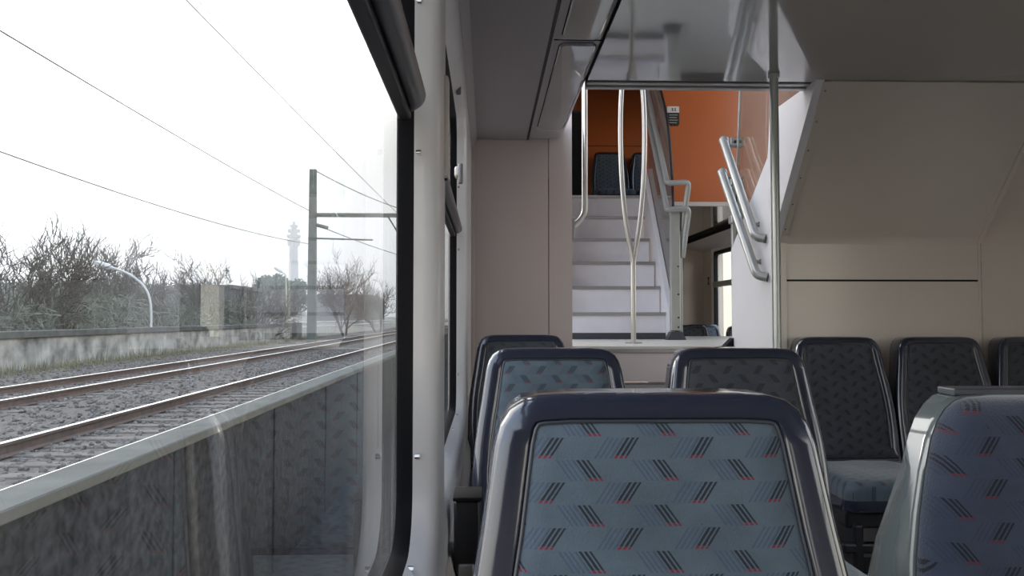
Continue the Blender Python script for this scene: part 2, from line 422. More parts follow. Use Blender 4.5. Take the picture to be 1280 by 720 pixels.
# stair up to the upper deck
N0, T0, RZ = 5.6, .16, .19
su = thing('staircase', 'steep white stairway with grey nosings climbing to the upper deck', 'stairs', (.88, 5.6, LZ))
tops = []
for k in range(6):
    z1 = LZ+RZ*(k+1); z0 = z1-RZ; y = N0+T0*k
    part('riser', 'riser_white', MB().box(.482, 1.262-.005*k, y+.012, y+.03, z0+(.042 if k == 0 else 0), z1-.024), su)
    if k == 0: part('kick_strip', 'floor_dark', MB().box(.482, 1.262, y+.008, y+.03, z0, z0+.045), su)
    part('nosing', 'alu', MB().box(.482, 1.265-.005*k, y, y+.045, z1-.024, z1, .003), su)
    part('tread', 'riser_white', MB().box(.482, 1.262-.005*k, y+.04, y+T0+.02, z1-.02, z1-.002), su)
UZ = LZ+RZ*6
part('stringer', 'panel_white', MB().prism([(5.50, LZ), (5.50, LZ+.17), (6.42, UZ+.22), (6.42, LZ)], 'x', 1.265, 1.30), su, label='white slanting side board')
struct(MB().box(.48, 1.30, 6.44, 9.7, UZ-.1, UZ-.002).box(1.30, RX, 6.44, 9.7, E+.93, UZ-.002).build('floor_upper', 'floor_dark'))
# orange bulkhead over the entrance of the lower saloon
struct(MB().box(1.30, RX+.1, 6.40, 6.44, E+.93, HROOF).build('wall_orange', 'orange'))
struct(MB().box(1.30, RX, 6.38, 6.41, E+.90, E+.935, .004).build('trim_8', 'panel_beige'))
struct(MB().box(1.27, 1.30, 6.42, 9.7, 0, UZ-.1).build('wall_lower_inner', 'panel_beige'))
# far end wall, lower saloon ceiling and floor
struct(MB().box(-.2, RX+.1, END, END+.06, -.1, UZ).build('wall_end', 'panel_beige'))
struct(MB().box(.48, RX+.1, END-.001, END+.06, UZ, UZ+.22).build('wall_end_upper_low', 'panel_beige'))
mb = MB().box(.48, RX+.1, END, END+.06, UZ+.22, E+2.10).box(.48, RX+.1, END, END+.06, E+2.108, HROOF)
struct(mb.build('wall_end_upper', 'orange'))
struct(MB().box(.48, RX, END+.02, END+.03, E+2.09, E+2.12).build('trim_14', 'seam'))
struct(MB().box(1.30, RX+.1, 6.41, END, E+.905, E+.93).build('ceiling_lower_far', 'ceiling_gloss'))
struct(MB().box(1.30, RX+.1, 6.5, END, -.1, 0).build('floor_lower_far', 'floor_dark'))
struct(MB().box(.4, RX+.2, 3.2, END+.05, HROOF, HROOF+.05).build('ceiling_upper', 'ceiling_gloss'))
struct(MB().box(-.2, .48, 4.24, END, HROOF, HROOF+.05).build('ceiling_closet', 'ceiling_grey'))
# outer side wall beyond the bulkhead, with the vestibule door glass and the far lower window
def plain_wall(name, x0, x1, y0, y1, z0, z1, holes, m):
    """rectangular holes (ya,yb,za,zb) sorted along y"""
    mb = MB(); y = y0
    for (ya, yb, za, zb) in holes:
        mb.box(x0, x1, y, ya, z0, z1); mb.box(x0, x1, ya, yb, z0, za); mb.box(x0, x1, ya, yb, zb, z1); y = yb
    mb.box(x0, x1, y, y1, z0, z1)
    return struct(mb.build(name, m))
FW = (8.28, 9.20, E-.50, E+.755)
plain_wall('wall_right_far', RX, RX+.1, 3.64, END+.06, -.1, UZ, [(4.55, 5.75, LZ+.15, UZ-.05), FW], 'panel_beige')
plain_wall('wall_right_upper', RX, RX+.1, 3.13, END+.06, UZ, HROOF, [(4.3, 6.0, UZ+.1, HROOF-.25), (7.0, 9.0, UZ+.85, HROOF-.4)], 'panel_beige')
plain_wall('wall_left_far', -.18, -.08, 4.24, END, -.1, HROOF, [(4.4, 5.5, LZ+.15, UZ+1.6)], 'panel_beige')
def simple_window(name, x, bay, bar=None):
    ya, yb, za, zb = bay
    w = bpy.data.objects.new(name, None); COL.objects.link(w); struct(w); w.location = (x, (ya+yb)/2, za)
    mb = MB(); i = rrect(ya+.03, yb-.03, za+.03, zb-.03, .05); o = rrect(ya-.01, yb+.01, za-.01, zb+.01, .02)
    mb.loft([[(x+.03, *p) for p in i], [(x-.008, *p) for p in i], [(x-.008, *p) for p in o], [(x+.03, *p) for p in o]], False, False)
    part('gasket', 'rubber', mb, w, True)
    part('pane', 'window_glass', MB().loft([[(x+.02, *p) for p in rrect(ya+.01, yb-.01, za+.01, zb-.01, .04)]], True, False), w)
    if bar: part('pull_bar', 'pole_grey', MB().box(x-.02, x+.018, ya+.02, yb+.03, bar-.035, bar+.03, .012), w)
    mb = MB(); o2 = rrect(ya-.10, yb+.10, za-.1, zb+.1, .06)
    mb.loft([[(x-.009, *p) for p in o], [(x-.012, *p) for p in o2], [(x, *p) for p in o2]], False, False)
    part('surround', 'frame_white', mb, w, True)
simple_window('window_7', RX, FW, E+.385)
simple_window('window_11', -.11, (4.4, 5.5, LZ+.15, UZ+1.6))
simple_window('window_8', RX, (4.55, 5.75, LZ+.15, UZ-.05))
simple_window('window_9', RX, (4.3, 6.0, UZ+.1, HROOF-.25))
simple_window('window_10', RX, (7.0, 9.0, UZ+.85, HROOF-.4))
# ceiling run with dark seams in the far lower saloon
mb = MB().box(RX-.36, RX-.33, 6.42, END, E+.890, E+.906).box(RX-.29, RX-.265, 6.42, END, E+.872, E+.906)
struct(mb.build('trim_9', 'seam'))
struct(MB().prism([(RX-.26, E+.906), (RX-.24, E+.86), (RX-.05, E+.80), (RX, E+.80), (RX, E+.906)], 'y', 6.42, END).build('trim_10', 'light_body', None, True, 60))

# ------------------------------------------------------------------ ceiling light unit along the saloon
lu = thing('ceiling_light', 'long grey ceiling light strip with glossy covers above the window seats, switched off', 'ceiling light', (.30, .8, CE))
sec = [(.222, CE+.03), (.222, CE-.002), (.24, CE-.012), (.35, CE-.012), (.385, CE+.0), (.398, CE+.02), (.402, CE+.06)]
def usec(y, s=0, h=0): return [(p[0], y, p[1]-h) for p in sec]
part('housing', 'light_body', MB().loft([usec(BACK+.02), usec(4.1), [(p[0], 4.16, p[1]+.012) for p in sec], [(p[0]-.0, 4.185, p[1]+.04) for p in sec]], True, True), lu, True)
yy = -1.15
for k in range(4):
    y0, y1 = yy+1.27*k, yy+1.27*k+1.22
    poly = []
    for p in rrect(.248, .372, y0, y1, .035, 6): poly.append(p)
    ring = lambda g, z: [(min(max(x, .248+g), .372-g), min(max(y, y0+g), y1-g), z) for x, y in poly]
    part('cover_seam', 'seam', MB().loft([[(min(max(x, .245), .375), y+(.003 if y > (y0+y1)/2 else -.003), CE-.0125) for x, y in [(a+(.003 if a > .31 else -.003), b) for a, b in poly]]], True, False), lu)
    ch = part('cover', 'light_cover', MB().loft([ring(0, CE-.010), ring(.0, CE-.017), ring(.006, CE-.022)], False, True), lu, True)
    if k: part('joint', 'seam', MB().box(.225, .385, y0-.028, y0-.022, CE-.0135, CE-.011), lu)
struct(MB().box(.2105, .2225, BACK, 4.2, CE-.0005, CE+.03).build('trim_11', 'black'))

# ------------------------------------------------------------------ seats
def outline():
    half = [(.0, .995), (.10, .995), (.135, .993), (.155, .988), (.170, .977), (.181, .960), (.188, .937), (.194, .90), (.2015, .85), (.210, .80), (.2185, .74),
            (.2235, .68), (.2255, .62), (.2255, .52), (.2255, .44), (.0, .44)]
    r = half; l = [(-x, z) for x, z in half[::-1] if x > 0]
    return r+l
OUT = outline()
def inset(pts, d):
    n = len(pts); res = []
    for i in range(n):
        a, b = Vector(pts[i-1]), Vector(pts[(i+1) % n]); t = (b-a).normalized(); nrm = Vector((t.y, -t.x))
        res.append(Vector(pts[i])+nrm*d)
    return res
REC = .20
def lean(x, y, z): return (x, y+(z-.44)*REC-.055, z)    # reclined, y=0 near the top
BASE = inset(OUT, .05); BC = Vector((0, .72))
def inring(d):
    pts = inset(OUT, d) if d <= .05 else [BC+Vector(((p.x-BC.x)*(1-(d-.05)/.20), (p.y-BC.y)*(1-(d-.05)/.25))) for p in BASE]
    w = min(1, d/.045)*.014
    return [Vector((p.x, p.y+w*min(1, max(0, (p.y-.86)/.08)))) for p in pts]
def ringf(d, y, taper=False):
    res = []
    for p in inring(d):
        yy = y
        if taper and y > .05:
            k = min(1, max(0, (.93-p.y)/.2)); k = k*k*(3-2*k); yy = .05+(y-.05)*(.42+.72*k)
        q = min(1, max(0, (p.y-.80)/.18))
        res.append(lean(p.x*(1-.13*q*q) if taper else p.x, yy, p.y))
    return res
def make_seat(kind):
    root = thing('train_seat', 'x', 'seat')
    if kind == 'bordered':
        prof = [(.046, .012), (.043, .003), (.038, -.001), (.012, -.001), (.005, .002), (.001, .009), (0, .022), (.001, .085), (.010, .10), (.03, .105)]
        part('shell', 'shell', MB().loft([ringf(d, y) for d, y in prof], False, True), root, True)
        prof = [(.044, .008), (.0455, .003), (.048, .001), (.056, -.003), (.075, -.0065), (.11, -.008), (.15, -.009)]
        part('backrest_pad', 'fabric', MB().loft([ringf(d, y) for d, y in prof], False, True), root, True)
        part('piping', 'piping', MB().tube((lambda q: q+q[:1])(ringf(.0445, .0015)), .0022, 6), root, True)
    else:
        prof = [(.012, .045), (.004, .044), (.0005, .050), (0, .06), (.0, .14), (.010, .16), (.03, .165)]
        part('shell', 'shell_grey', MB().loft([ringf(d, y, True) for d, y in prof], False, True), root, True, label='glossy grey plastic shell')
        prof = [(.010, .055), (.005, .042), (.006, .030), (.011, .018), (.021, .008), (.038, .001), (.05, -.001), (.09, -.005), (.15, -.007)]
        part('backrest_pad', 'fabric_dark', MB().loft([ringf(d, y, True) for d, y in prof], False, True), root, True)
    zt = .995
    if kind != 'bordered': part('top_cap', 'piping', MB().box(-.13, .05, lean(0, .045, zt)[1], lean(0, .085, zt)[1], zt-.004, zt+.005, .002), root)
    # seat cushion
    mb = MB(); rings = []
    def cr_(g, z, sx=.222):
        return [(p[0], p[1], z) for p in rrect(-sx+g, sx-g, -.50+g, -.055-g*.3, .05, 6)]
    mb.loft([cr_(.0, .395), cr_(0, .43), cr_(.006, .452), cr_(.02, .466), cr_(.05, .472), cr_(.1, .474)], True, True)
    part('seat_cushion', 'fabric_flat', mb, root, True)
    part('seat_pan', 'shell', MB().loft([cr_(.03, .345), cr_(.0, .36), cr_(-.004, .375), cr_(-.004, .40), cr_(.002, .402)], True, True), root, True)
    part('base_frame', 'seat_base', MB().box(-.19, .19, -.42, -.05, .28, .345, .01).box(-.21, .21, -.44, -.40, .19, .23, .01).box(-.21, .21, -.44, -.40, .08, .12, .01), root)
    part('leg', 'seat_base', MB().box(-.17, -.13, -.44, -.06, 0, .30, .01), root); part('leg', 'seat_base', MB().box(.13, .17, -.44, -.06, 0, .30, .01), root)
    return root
seatA = make_seat('bordered'); seatB = make_seat('padded')
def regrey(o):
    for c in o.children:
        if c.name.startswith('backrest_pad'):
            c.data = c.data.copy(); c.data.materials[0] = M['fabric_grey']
def place(o, x, y, z, label, group=None, rz=0):
    o.location = (x, y, z); o.rotation_euler.z = rz; o['label'] = label
    if group: o['group'] = group
    return o
SG = 'patterned train seats in the saloon'
x1 = at(812, 500, 1.02).x
place(seatA, .197, .872, -.004, 'large blue patterned seat in the foreground beside the window', SG)
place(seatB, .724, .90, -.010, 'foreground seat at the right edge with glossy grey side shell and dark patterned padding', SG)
for (x, y, l) in ((.188, 2.16, 'second seat back beside the window, its top rising behind the big foreground seat'),
                  (at(926, 430, 2.2).x, 2.16, 'dark framed seat behind the right half of the foreground seat, before the landing'),
                  (.148, 3.35, 'darkest and farthest window-side seat in the corner against the pinkish bulkhead'),
                  (at(1052, 430, 3.46).x, 3.44, 'leftmost of three seats along the beige wall under the slanting panel'),
                  (at(1180, 430, 3.46).x, 3.44, 'middle of three seats along the beige wall under the slanting panel'),
                  (at(1306, 430, 3.46).x, 3.44, 'rightmost seat along the beige wall, cut off by the right edge of the picture')):
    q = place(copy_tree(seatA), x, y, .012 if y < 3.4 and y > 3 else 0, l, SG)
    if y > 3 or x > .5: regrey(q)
FG = 'seats in the far lower saloon'
for (x, y, l) in ((2.05, 8.0, 'dark seat beyond the landing with pale piping, nearest the metal stair post'),
                  (2.41, 8.8, 'bluish seat beyond the landing right beside the far window'),
                  (2.40, 7.2, 'sliver of a seat beyond the landing against the white panel edge')):
    place(copy_tree(seatA), x, y, .01, l, FG)
UG = 'seats on the upper deck'
for (x, l) in ((at(763, 200, 9.4).x, 'left one of two black seats at the top of the upper stairs'),
               (at(811, 200, 9.4).x, 'right one of two black seats atop the upper stairs, mostly behind the forked pole')):
    place(copy_tree(seatA), x, 9.42, UZ, l, UG)

# ------------------------------------------------------------------ poles and rails
P = at(792, 425, 4.7); px_, py_ = P.x, 4.7
fp = thing('forked_pole', 'polished steel pole that splits into two bowed tubes in front of the upper stairs', 'grab pole', (px_, py_, LZ))
zs = at(792, 325, 4.7).z
part('stem', 'steel', MB().tube([(px_, py_, LZ+.004), (px_, py_, zs+.03)], .0155, 14), fp, True)
def arc(s):
    zz = [zs-.02, zs+.06, zs+.17, zs+.35, zs+.55, zs+.80, zs+1.0, zs+1.15, zs+1.28, zs+1.45]
    xx = [.0, .012, .035, .056, .069, .073, .066, .048, .026, .014]
    return [(px_+s*x, py_, z) for x, z in zip(xx, zz)]
def smoothp(p, it=2):
    for _ in range(it):
        q = [p[0]]
        for a, b in zip(p, p[1:]): a, b = Vector(a), Vector(b); q += [a*.75+b*.25, a*.25+b*.75]
        q.append(p[-1]); p = q
    return p
for s in (-1, 1): part('bowed_tube', 'steel', MB().tube(smoothp(arc(s)), .0148, 12), fp, True)
part('upper_stem', 'steel', MB().tube([(px_, py_, zs+1.42), (px_, py_, HROOF)], .0155, 12), fp, True)
part('floor_flange', 'alu', MB().tube([(px_, py_, LZ), (px_, py_, LZ+.008)], .05, 20), fp, True)
P = at(971, 400, 3.03)
gp = thing('grab_pole', 'straight grey metal pole from floor to ceiling left of the slanting panel', 'grab pole', (P.x, 3.03, 0))
part('tube', 'pole_grey', MB().tube([(P.x, 3.03, .005), (P.x, 3.03, CE)], .0165, 16), gp, True)
part('floor_flange', 'alu', MB().tube([(P.x, 3.03, 0), (P.x, 3.03, .01)], .045, 20), gp, True)
part('ceiling_collar', 'pole_grey', MB().tube([(P.x, 3.03, CE-.015), (P.x, 3.03, CE)], .022, 16), gp, True)
# two parallel handrails on the cheek wall
HX = 1.235
for (pa, pb, ya, yb, l) in (((905, 176), (944, 296), 4.16, 3.70, 'upper of two parallel grey handrails sloping down the white stair wall'),
                            ((903, 216), (946, 344), 4.18, 3.68, 'lower of two parallel grey handrails sloping down the white stair wall')):
    A, B = at(*pa, ya), at(*pb, yb)
    h = thing('handrail', l, 'handrail', (B.x, yb, B.z), 'paired handrails of the lower stairs')
    A2 = Vector((XA-.03, ya+.01, A.z+.0)); B2 = Vector((XA-.036, yb-.03, B.z-.012))
    part('tube', 'rail_paint', MB().tube(fillet([A+Vector((-.004, 0, .004)), B, B2], .04), .0215, 16), h, True)
    part('end_knob', 'rail_paint', MB().sphere(A, .027, (1, 1, 1), 14, 8), h, True)
    C = A.lerp(B, .86)
    part('bracket', 'rail_paint', MB().tube(fillet([C, C+Vector((.05, .0, -.02)), Vector((XA-.036, C.y, C.z+.0))], .02), .008, 10), h, True)
    C = A.lerp(B, .05)
    part('bracket', 'rail_paint', MB().tube([C, Vector((XA-.02, C.y, C.z))], .008, 10), h, True)
# glass screen on the cheek wall with its post
gs = thing('glass_screen', 'greenish glass screen standing on the sloping white wall behind the straight pole', 'glass screen', (XA-.02, 3.9, E+.5))
part('pane', 'screen_glass', MB().prism([(3.66, E+.73), (4.15, E+.395), (4.10, E+1.25), (3.30, E+1.6), (3.30, E+.94)], 'x', XA-.024, XA-.014), gs)
part('pane_edge', 'fence_paint', MB().tube([(XA-.02, 4.13, E+.80), (XA-.02, 4.06, E+1.26)], .006, 8), gs, True, label='pale polished glass edge')
P = at(919, 250, 4.21)
part('post', 'pole_grey', MB().box(P.x-.020, P.x+.020, 4.202, 4.23, LZ, E+.77, .004), gs)
part('post_strip', 'black', MB().box(P.x+.002, P.x+.007, 4.198, 4.203, E+.42, E+.77), gs)
for z in (E+.5, E+.7): part('clamp', 'pole_grey', MB().box(P.x-.03, P.x+.04, 4.18, 4.24, z, z+.045, .006), gs)
db = thing('socket_box', 'small grey box with two dark square holes beside the top of the handrail', 'box', (at(921, 177, 4.25).x, 4.25, at(921, 180, 4.25).z))
c = db.location
part('housing', 'alu', MB().box(c.x-.035, c.x+.035, 4.24, 4.28, c.z-.015, c.z+.035, .003), db)
for s in (-.012, .014): part('hole', 'black', MB().box(c.x+s-.007, c.x+s+.007, 4.236, 4.241, c.z+.003, c.z+.018), db)
# curved handrail at the left bulkhead
A = at(731, 60, 4.225); B = at(731, 262, 4.225)
h = thing('handrail', 'upright steel handrail on the bulkhead edge left of the stairs, bent at its foot', 'handrail', (.455, 4.225, B.z))
part('tube', 'steel', MB().tube(fillet([(A.x, 4.225, A.z+.9), (B.x, 4.225, B.z-.03), (.462, 4.22, B.z-.09)], .06), .0155, 14), h, True)
part('foot_bracket', 'alu', MB().box(.451, .466, 4.205, 4.24, B.z-.16, B.z-.05, .004), h)
# balustrade of the upper stair: newel post, looped rails, smoked glass
bx = at(845, 400, 5.45).x
ba = thing('stair_balustrade', 'grey stair railing with a flat perforated post and two looped rails beside the upper stairs', 'railing', (bx, 5.45, LZ))
part('post', 'pole_grey', MB().box(bx-.038, bx+.030, 5.43, 5.47, LZ+.06, at(845, 262, 5.45).z, .006), ba)
part('post_side', 'pole_grey', MB().box(bx+.034, bx+.050, 5.46, 5.50, LZ, at(852, 262, 5.45).z, .004), ba)
part('foot', 'floor_dark', MB().prism([(bx-.07, LZ), (bx+.06, LZ), (bx+.035, LZ+.055), (bx-.04, LZ+.055)], 'y', 5.41, 5.5), ba)
for y in (333, 368, 387+10, 409):
    q = at(845, y, 5.43); part('bolt', 'black', MB().tube([(bx+.012, 5.424, q.z), (bx+.012, 5.432, q.z)], .006, 8), ba)
for (yy_, top_) in ((229, 104), (262, 130)):
    q = at(834, yy_, 5.40); r = at(861, yy_-1, 5.40); s_ = at(848, yy_+18, 5.44)
    tdir = Vector((1.262, 6.40, q.z+(6.4-5.4)*1.12))
    part('rail', 'rail_paint', MB().tube([q, q+(tdir-q)*.4, tdir], .0195, 12), ba, True)
    part('loop', 'rail_paint', MB().tube(fillet([q+(tdir-q)*.03, q, r, at(853, yy_+60, 5.46)], .03), .0195, 12), ba, True)
q0 = at(832, 235, 5.55)
part('glass_panel', 'smoked_glass', MB().prism([(5.55, LZ+.25), (5.55, E+.95), (5.75, E+1.5), (6.05, E+1.82), (6.35, E+1.95), (6.39, E+1.3), (6.39, E+.9)], 'x', 1.305, 1.315), ba)
part('glass_edge', 'black', MB().tube(smoothp([(1.31, 5.55, E+.35), (1.31, 5.55, E+.95), (1.31, 5.70, E+1.45), (1.31, 6.0, E+1.80), (1.31, 6.35, E+1.97)]), .009, 8), ba, True)
# black cabinet at the head of the stairs
P0, P1 = at(717, 238, 6.6), at(728, 138, 6.6)
cb = thing('cabinet', 'narrow black cabinet at the head of the upper stairs behind the bulkhead edge', 'cabinet', ((P0.x+P1.x)/2, 6.6, UZ))
part('body', 'black', MB().box(.49, P1.x, 6.6, 6.95, UZ, P1.z, .006), cb)
part('door', 'rubber', MB().box(.51, P1.x-.01, 6.592, 6.6, UZ+.03, P1.z-.02, .003), cb)

# ------------------------------------------------------------------ small fittings
# notice on the orange wall
a, b = at(834, 133, 6.395), at(849, 157, 6.395)
nb = thing('notice', 'small white and black notice stuck on the orange wall beside the glass', 'sign', ((a.x+b.x)/2, 6.395, b.z))
mid = at(840, 141, 6.395).z
part('white_plate', 'sticker_white', MB().box(a.x, b.x, 6.392, 6.398, mid, a.z), nb)
part('black_plate', 'black', MB().box(a.x, b.x, 6.391, 6.398, b.z+.008, mid), nb)
for k in range(4):
    z = mid-.022-.021*k
    part('text_line', 'alu', MB().box(a.x+.015, b.x-.012-.008*(k % 2), 6.389, 6.3915, z, z+.006), nb)
for k in range(3):
    x = a.x+.03+.024*k
    part('arrow', 'black', MB().prism([(x-.008, b.z+.008), (x+.010, b.z+.008), (x+.008, b.z-.006)], 'y', 6.391, 6.397), nb)
for x in (-.008, .014):
    c = (a.x+b.x)/2+x
    part('figure', 'black', MB().box(c, c+.005, 6.389, 6.3925, mid+.014, mid+.038).box(c-.006, c+.003, 6.389, 6.3925, mid+.03, mid+.036).box(c-.006, c+.009, 6.389, 6.3925, mid+.014, mid+.018), nb)
# pictogram on the far wall
a = at(886, 351, 9.25)
pg = thing('pictogram', 'tiny dark pictogram on the beige wall beside the far window', 'sign', (RX-.003, 9.45, a.z))
mb = MB(); zc = at(884, 351, 9.4).z
part('plate', 'alu', MB().box(RX-.004, RX, 9.40, 9.50, zc-.055, zc+.055), pg)
part('mark', 'black', MB().prism([(9.41, zc-.045), (9.49, zc-.045), (9.455, zc), (9.49, zc+.045), (9.41, zc+.045), (9.445, zc)], 'x', RX-.006, RX-.0035), pg)
# vertical cover plate and latches at the second window
bl = thing('blind_catch', 'pinkish upright plastic handle plate on the pillar before the second window', 'catch', (WX, 1.52, E+.28))
za, zb = E+.265, E+.46
part('plate', 'pillar_beige', MB().box(WX-.012, WX+.008, 1.50, 1.545, za, zb, .006, 3), bl, True)
part('screw', 'black', MB().tube([(WX+.002, 1.52, za+.004), (WX+.002, 1.52, za-.004)], .004, 8), bl)
lt = thing('window_latch', 'small white plastic latch on the edge of the second window', 'latch', (WX-.03, 3.15, E+.56))
part('body', 'pillar_beige', MB().box(WX-.045, WX-.018, 3.10, 3.17, E+.55, E+.59, .008, 3), lt, True)
part('lever', 'bar_grey', MB().box(WX-.03, WX-.012, 3.09, 3.11, E+.52, E+.60, .005), lt, True)
lt2 = copy_tree(lt); lt2.location = lt.location+Vector((0, -.25, .28)); lt2['label'] = 'upper small white latch high on the second window'
# bin below the window between the seats
wb = thing('waste_bin', 'small black litter bin mounted under the window beside the foreground seat', 'bin', (WX+.06, 1.75, E-.62))
part('body', 'seat_base', MB().box(WX+.012, WX+.068, 1.70, 1.80, E-.56, E-.385, .008, 3), wb, True)
part('lid', 'seam', MB().box(WX+.010, WX+.072, 1.695, 1.805, E-.386, E-.377, .003), wb, True)
part('catch', 'alu', MB().box(WX+.022, WX+.055, 1.692, 1.702, E-.545, E-.515, .004, 3), wb, True, label='grey oval catch')

# ------------------------------------------------------------------ OUTSIDE
random.seed(4)
G = -.50                       # ballast level
def ground(name, m, x0, x1, y0, y1, zf, nx, ny):
    mb = MB(); V = [[mb.b.verts.new((x0+(x1-x0)*i/nx, y0+(y1-y0)*j/ny, zf(x0+(x1-x0)*i/nx, y0+(y1-y0)*j/ny))) for j in range(ny+1)] for i in range(nx+1)]
    for i in range(nx):
        for j in range(ny): mb.b.faces.new((V[i][j], V[i+1][j], V[i+1][j+1], V[i][j+1]))
    return mb.build(name, m, None, True, 180)
struct(ground('ground', 'ballast', -14.4, -2.0, -12, 160, lambda x, y: G, 30, 60))
struct(MB().box(-1.98, -.4, -12, 160, G-.85, G-.8).build('ground_shade_strip', 'concrete_shaded'))  # sunken ground between wall and train, its shade put into the dark colour
struct(ground('ground_right', 'ballast', 3.0, 40, -20, 120, lambda x, y: G, 4, 4))
def hill(x, y):
    t = min(1, max(0, (-x-14.4)/9)); return G-.1+1.3*t*t+1.0*t*noise.noise(Vector((x*.12, y*.08, 0)))
struct(ground('ground_bank', 'earth', -160, -14.4, -20, 420, hill, 60, 110))
# ballast stones: countless
mb = MB(); ico = bmesh.new(); bmesh.ops.create_icosphere(ico, subdivisions=1, radius=1); IV = [v.co.copy() for v in ico.verts]; IF = [[v.index for v in f.verts] for f in ico.faces]; ico.free()
verts = []; faces = []
for _ in range(15000):
    y = 1.5+random.random()**1.7*38; x = -2.4-random.random()*11
    if -.75*y-6 > x or x > -.10*y: continue
    r = random.uniform(.022, .05)*(1+y*.012); o = Vector((x, y, G+random.uniform(-.01, .02))); b0 = len(verts)
    rot = Matrix.Rotation(random.random()*6, 3, Vector((random.random(), random.random(), random.random()+.1)).normalized())
    sc = Vector((random.uniform(.7, 1.3), random.uniform(.7, 1.2), random.uniform(.5, .9)))
    for v in IV: verts.append(o+rot@Vector((v.x*r*sc.x, v.y*r*sc.y, v.z*r*sc.z)))
    faces += [[b0+i for i in f] for f in IF]
me = bpy.data.meshes.new('ballast_stones'); me.from_pydata(verts, [], faces); me.materials.append(M['stone'])
bs = bpy.data.objects.new('ballast_stones', me); COL.objects.link(bs)
tag(bs, 'grey brown crushed stone ballast lying between the railway rails', 'ballast', kind='stuff')
# tracks
def track(xc, label):
    t = thing('railway_track', label, 'railway track', (xc, 10, G), 'railway tracks outside the window')
    for s in (-1, 1):
        x = xc+s*.7525; z = E-1.40
        prof = [(-.035, z-.004), (-.03, z), (.03, z), (.035, z-.004), (.035, z-.035), (.010, z-.045), (.010, z-.13), (.07, z-.15), (.07, z-.16), (-.07, z-.16), (-.07, z-.15), (-.010, z-.13), (-.010, z-.045), (-.035, z-.035)]
        r = part('rail', 'rail_rust', MB().prism([(x+p[0], p[1]) for p in prof], 'y', -10, 150), t)
        part('running_surface', 'rail_top', MB().box(x-.034, x+.034, -10, 150, z-.006, z+.002), r)
    # only the sleepers that show: each one a part
    for k in range(60):
        y = .6+.62*k
        part('sleeper', 'sleeper', MB().box(xc-1.28, xc+1.28, y, y+.24, G-.12, G+.02, .012, 1), t)
track(-4.66, 'nearer railway track with a bright rail just beyond the low concrete wall')
track(-8.98, 'farther railway track with two rusty rails in front of the pale boundary wall')
# low concrete wall beside the train
lw = thing('track_wall', 'low dark concrete wall with a pale flat coping running beside the train', 'wall', (-2.05, 5, G))
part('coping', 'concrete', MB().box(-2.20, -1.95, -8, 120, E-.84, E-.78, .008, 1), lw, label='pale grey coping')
part('face', 'concrete_shaded', MB().box(-2.17, -1.99, -8, 120, G-.9, E-.84), lw)
for k in range(12): part('rib', 'concrete_shaded', MB().box(-1.99, -1.975, -2+2.4*k, -1.9+2.4*k, G-.9, E-.84, .01, 1), lw)
# pale boundary wall with coping beyond the tracks
bw = thing('boundary_wall', 'long stained pale wall with a grey coping beyond the far track', 'wall', (-14, 25, G))
part('face', 'concrete_pale', MB().box(-14.25, -13.95, -10, 58, G-.4, E-.62), bw)
part('coping', 'coping_stone', MB().box(-14.35, -13.85, -10, 58, E-.62, E-.40, .02, 1), bw)
part('end_pier', 'concrete', MB().box(-14.5, -13.6, 58, 59.6, G-.3, E-.36, .03, 1), bw)
# grass strip
mb = MB(); verts = []; faces = []
for _ in range(9000):
    y = 4+random.random()**1.4*60; x = -13.70+abs(random.gauss(0, .75)); h_ = random.uniform(.10, .42)*max(.3, 1-(x+13.85)/2.2)*(1 if random.random() < .9 else 2); a = random.random()*PI
    dx, dy = math.cos(a)*.012, math.sin(a)*.012; b0 = len(verts); lx, ly = random.gauss(0, .05), random.gauss(0, .05)
    verts += [(x-dx, y-dy, G-.02), (x+dx, y+dy, G-.02), (x+lx, y+ly, G+h_)]; faces.append([b0, b0+1, b0+2])
me = bpy.data.meshes.new('dry_grass'); me.from_pydata(verts, [], faces); me.materials.append(M['grass'])
gr = bpy.data.objects.new('dry_grass', me); COL.objects.link(gr); tag(gr, 'dry yellowish grass strip at the foot of the pale boundary wall', 'grass', kind='stuff')
# white railing farther on
wf = thing('metal_railing', 'thin white metal railing beyond the end of the pale boundary wall', 'railing', (-13.9, 60, G))
for z in (E-.36, E-.72): part('rail', 'fence_paint', MB().tube([(-13.9, 59.8, z), (-13.9, 118, z)], .05, 6), wf)
mb = MB()
for k in range(90): part('baluster', 'fence_paint', MB().box(-13.92, -13.88, 60+.64*k, 60.05+.64*k, G-.3, E-.36), wf)
# overhead line mast
MY = 50; A = at(387, 212, MY); Bq = at(396, 212, MY); mx = (A.x+Bq.x)/2
ms = thing('overhead_line_mast', 'tall grey steel mast carrying a long horizontal boom over the tracks', 'mast', (mx, MY, G))
part('column', 'mast', MB().loft([[(mx-.27, MY-.2, G-.2), (mx+.27, MY-.2, G-.2), (mx+.27, MY+.2, G-.2), (mx-.27, MY+.2, G-.2)], [(mx-.2, MY-.15, A.z), (mx+.2, MY-.15, A.z), (mx+.2, MY+.15, A.z), (mx-.2, MY+.15, A.z)]]), ms)
bz = at(440, 269, MY).z
part('boom', 'mast', MB().box(mx+.15, at(540, 269, MY).x, MY-.1, MY+.1, bz-.12, bz+.12), ms)
part('lower_arm', 'mast', MB().tube([(mx+.2, MY, at(400, 298, MY).z), (at(466, 300, MY).x, MY, at(466, 300, MY).z)], .05, 6), ms)
part('strut', 'mast', MB().tube([(at(484, 272, MY).x, MY, bz), (at(500, 295, MY).x, MY, at(500, 295, MY).z)], .05, 6), ms)
part('insulator', 'mast', MB().tube([(mx+.2, MY, at(400, 281, MY).z), (at(410, 285, MY).x, MY, at(410, 285, MY).z)], .11, 8), ms)
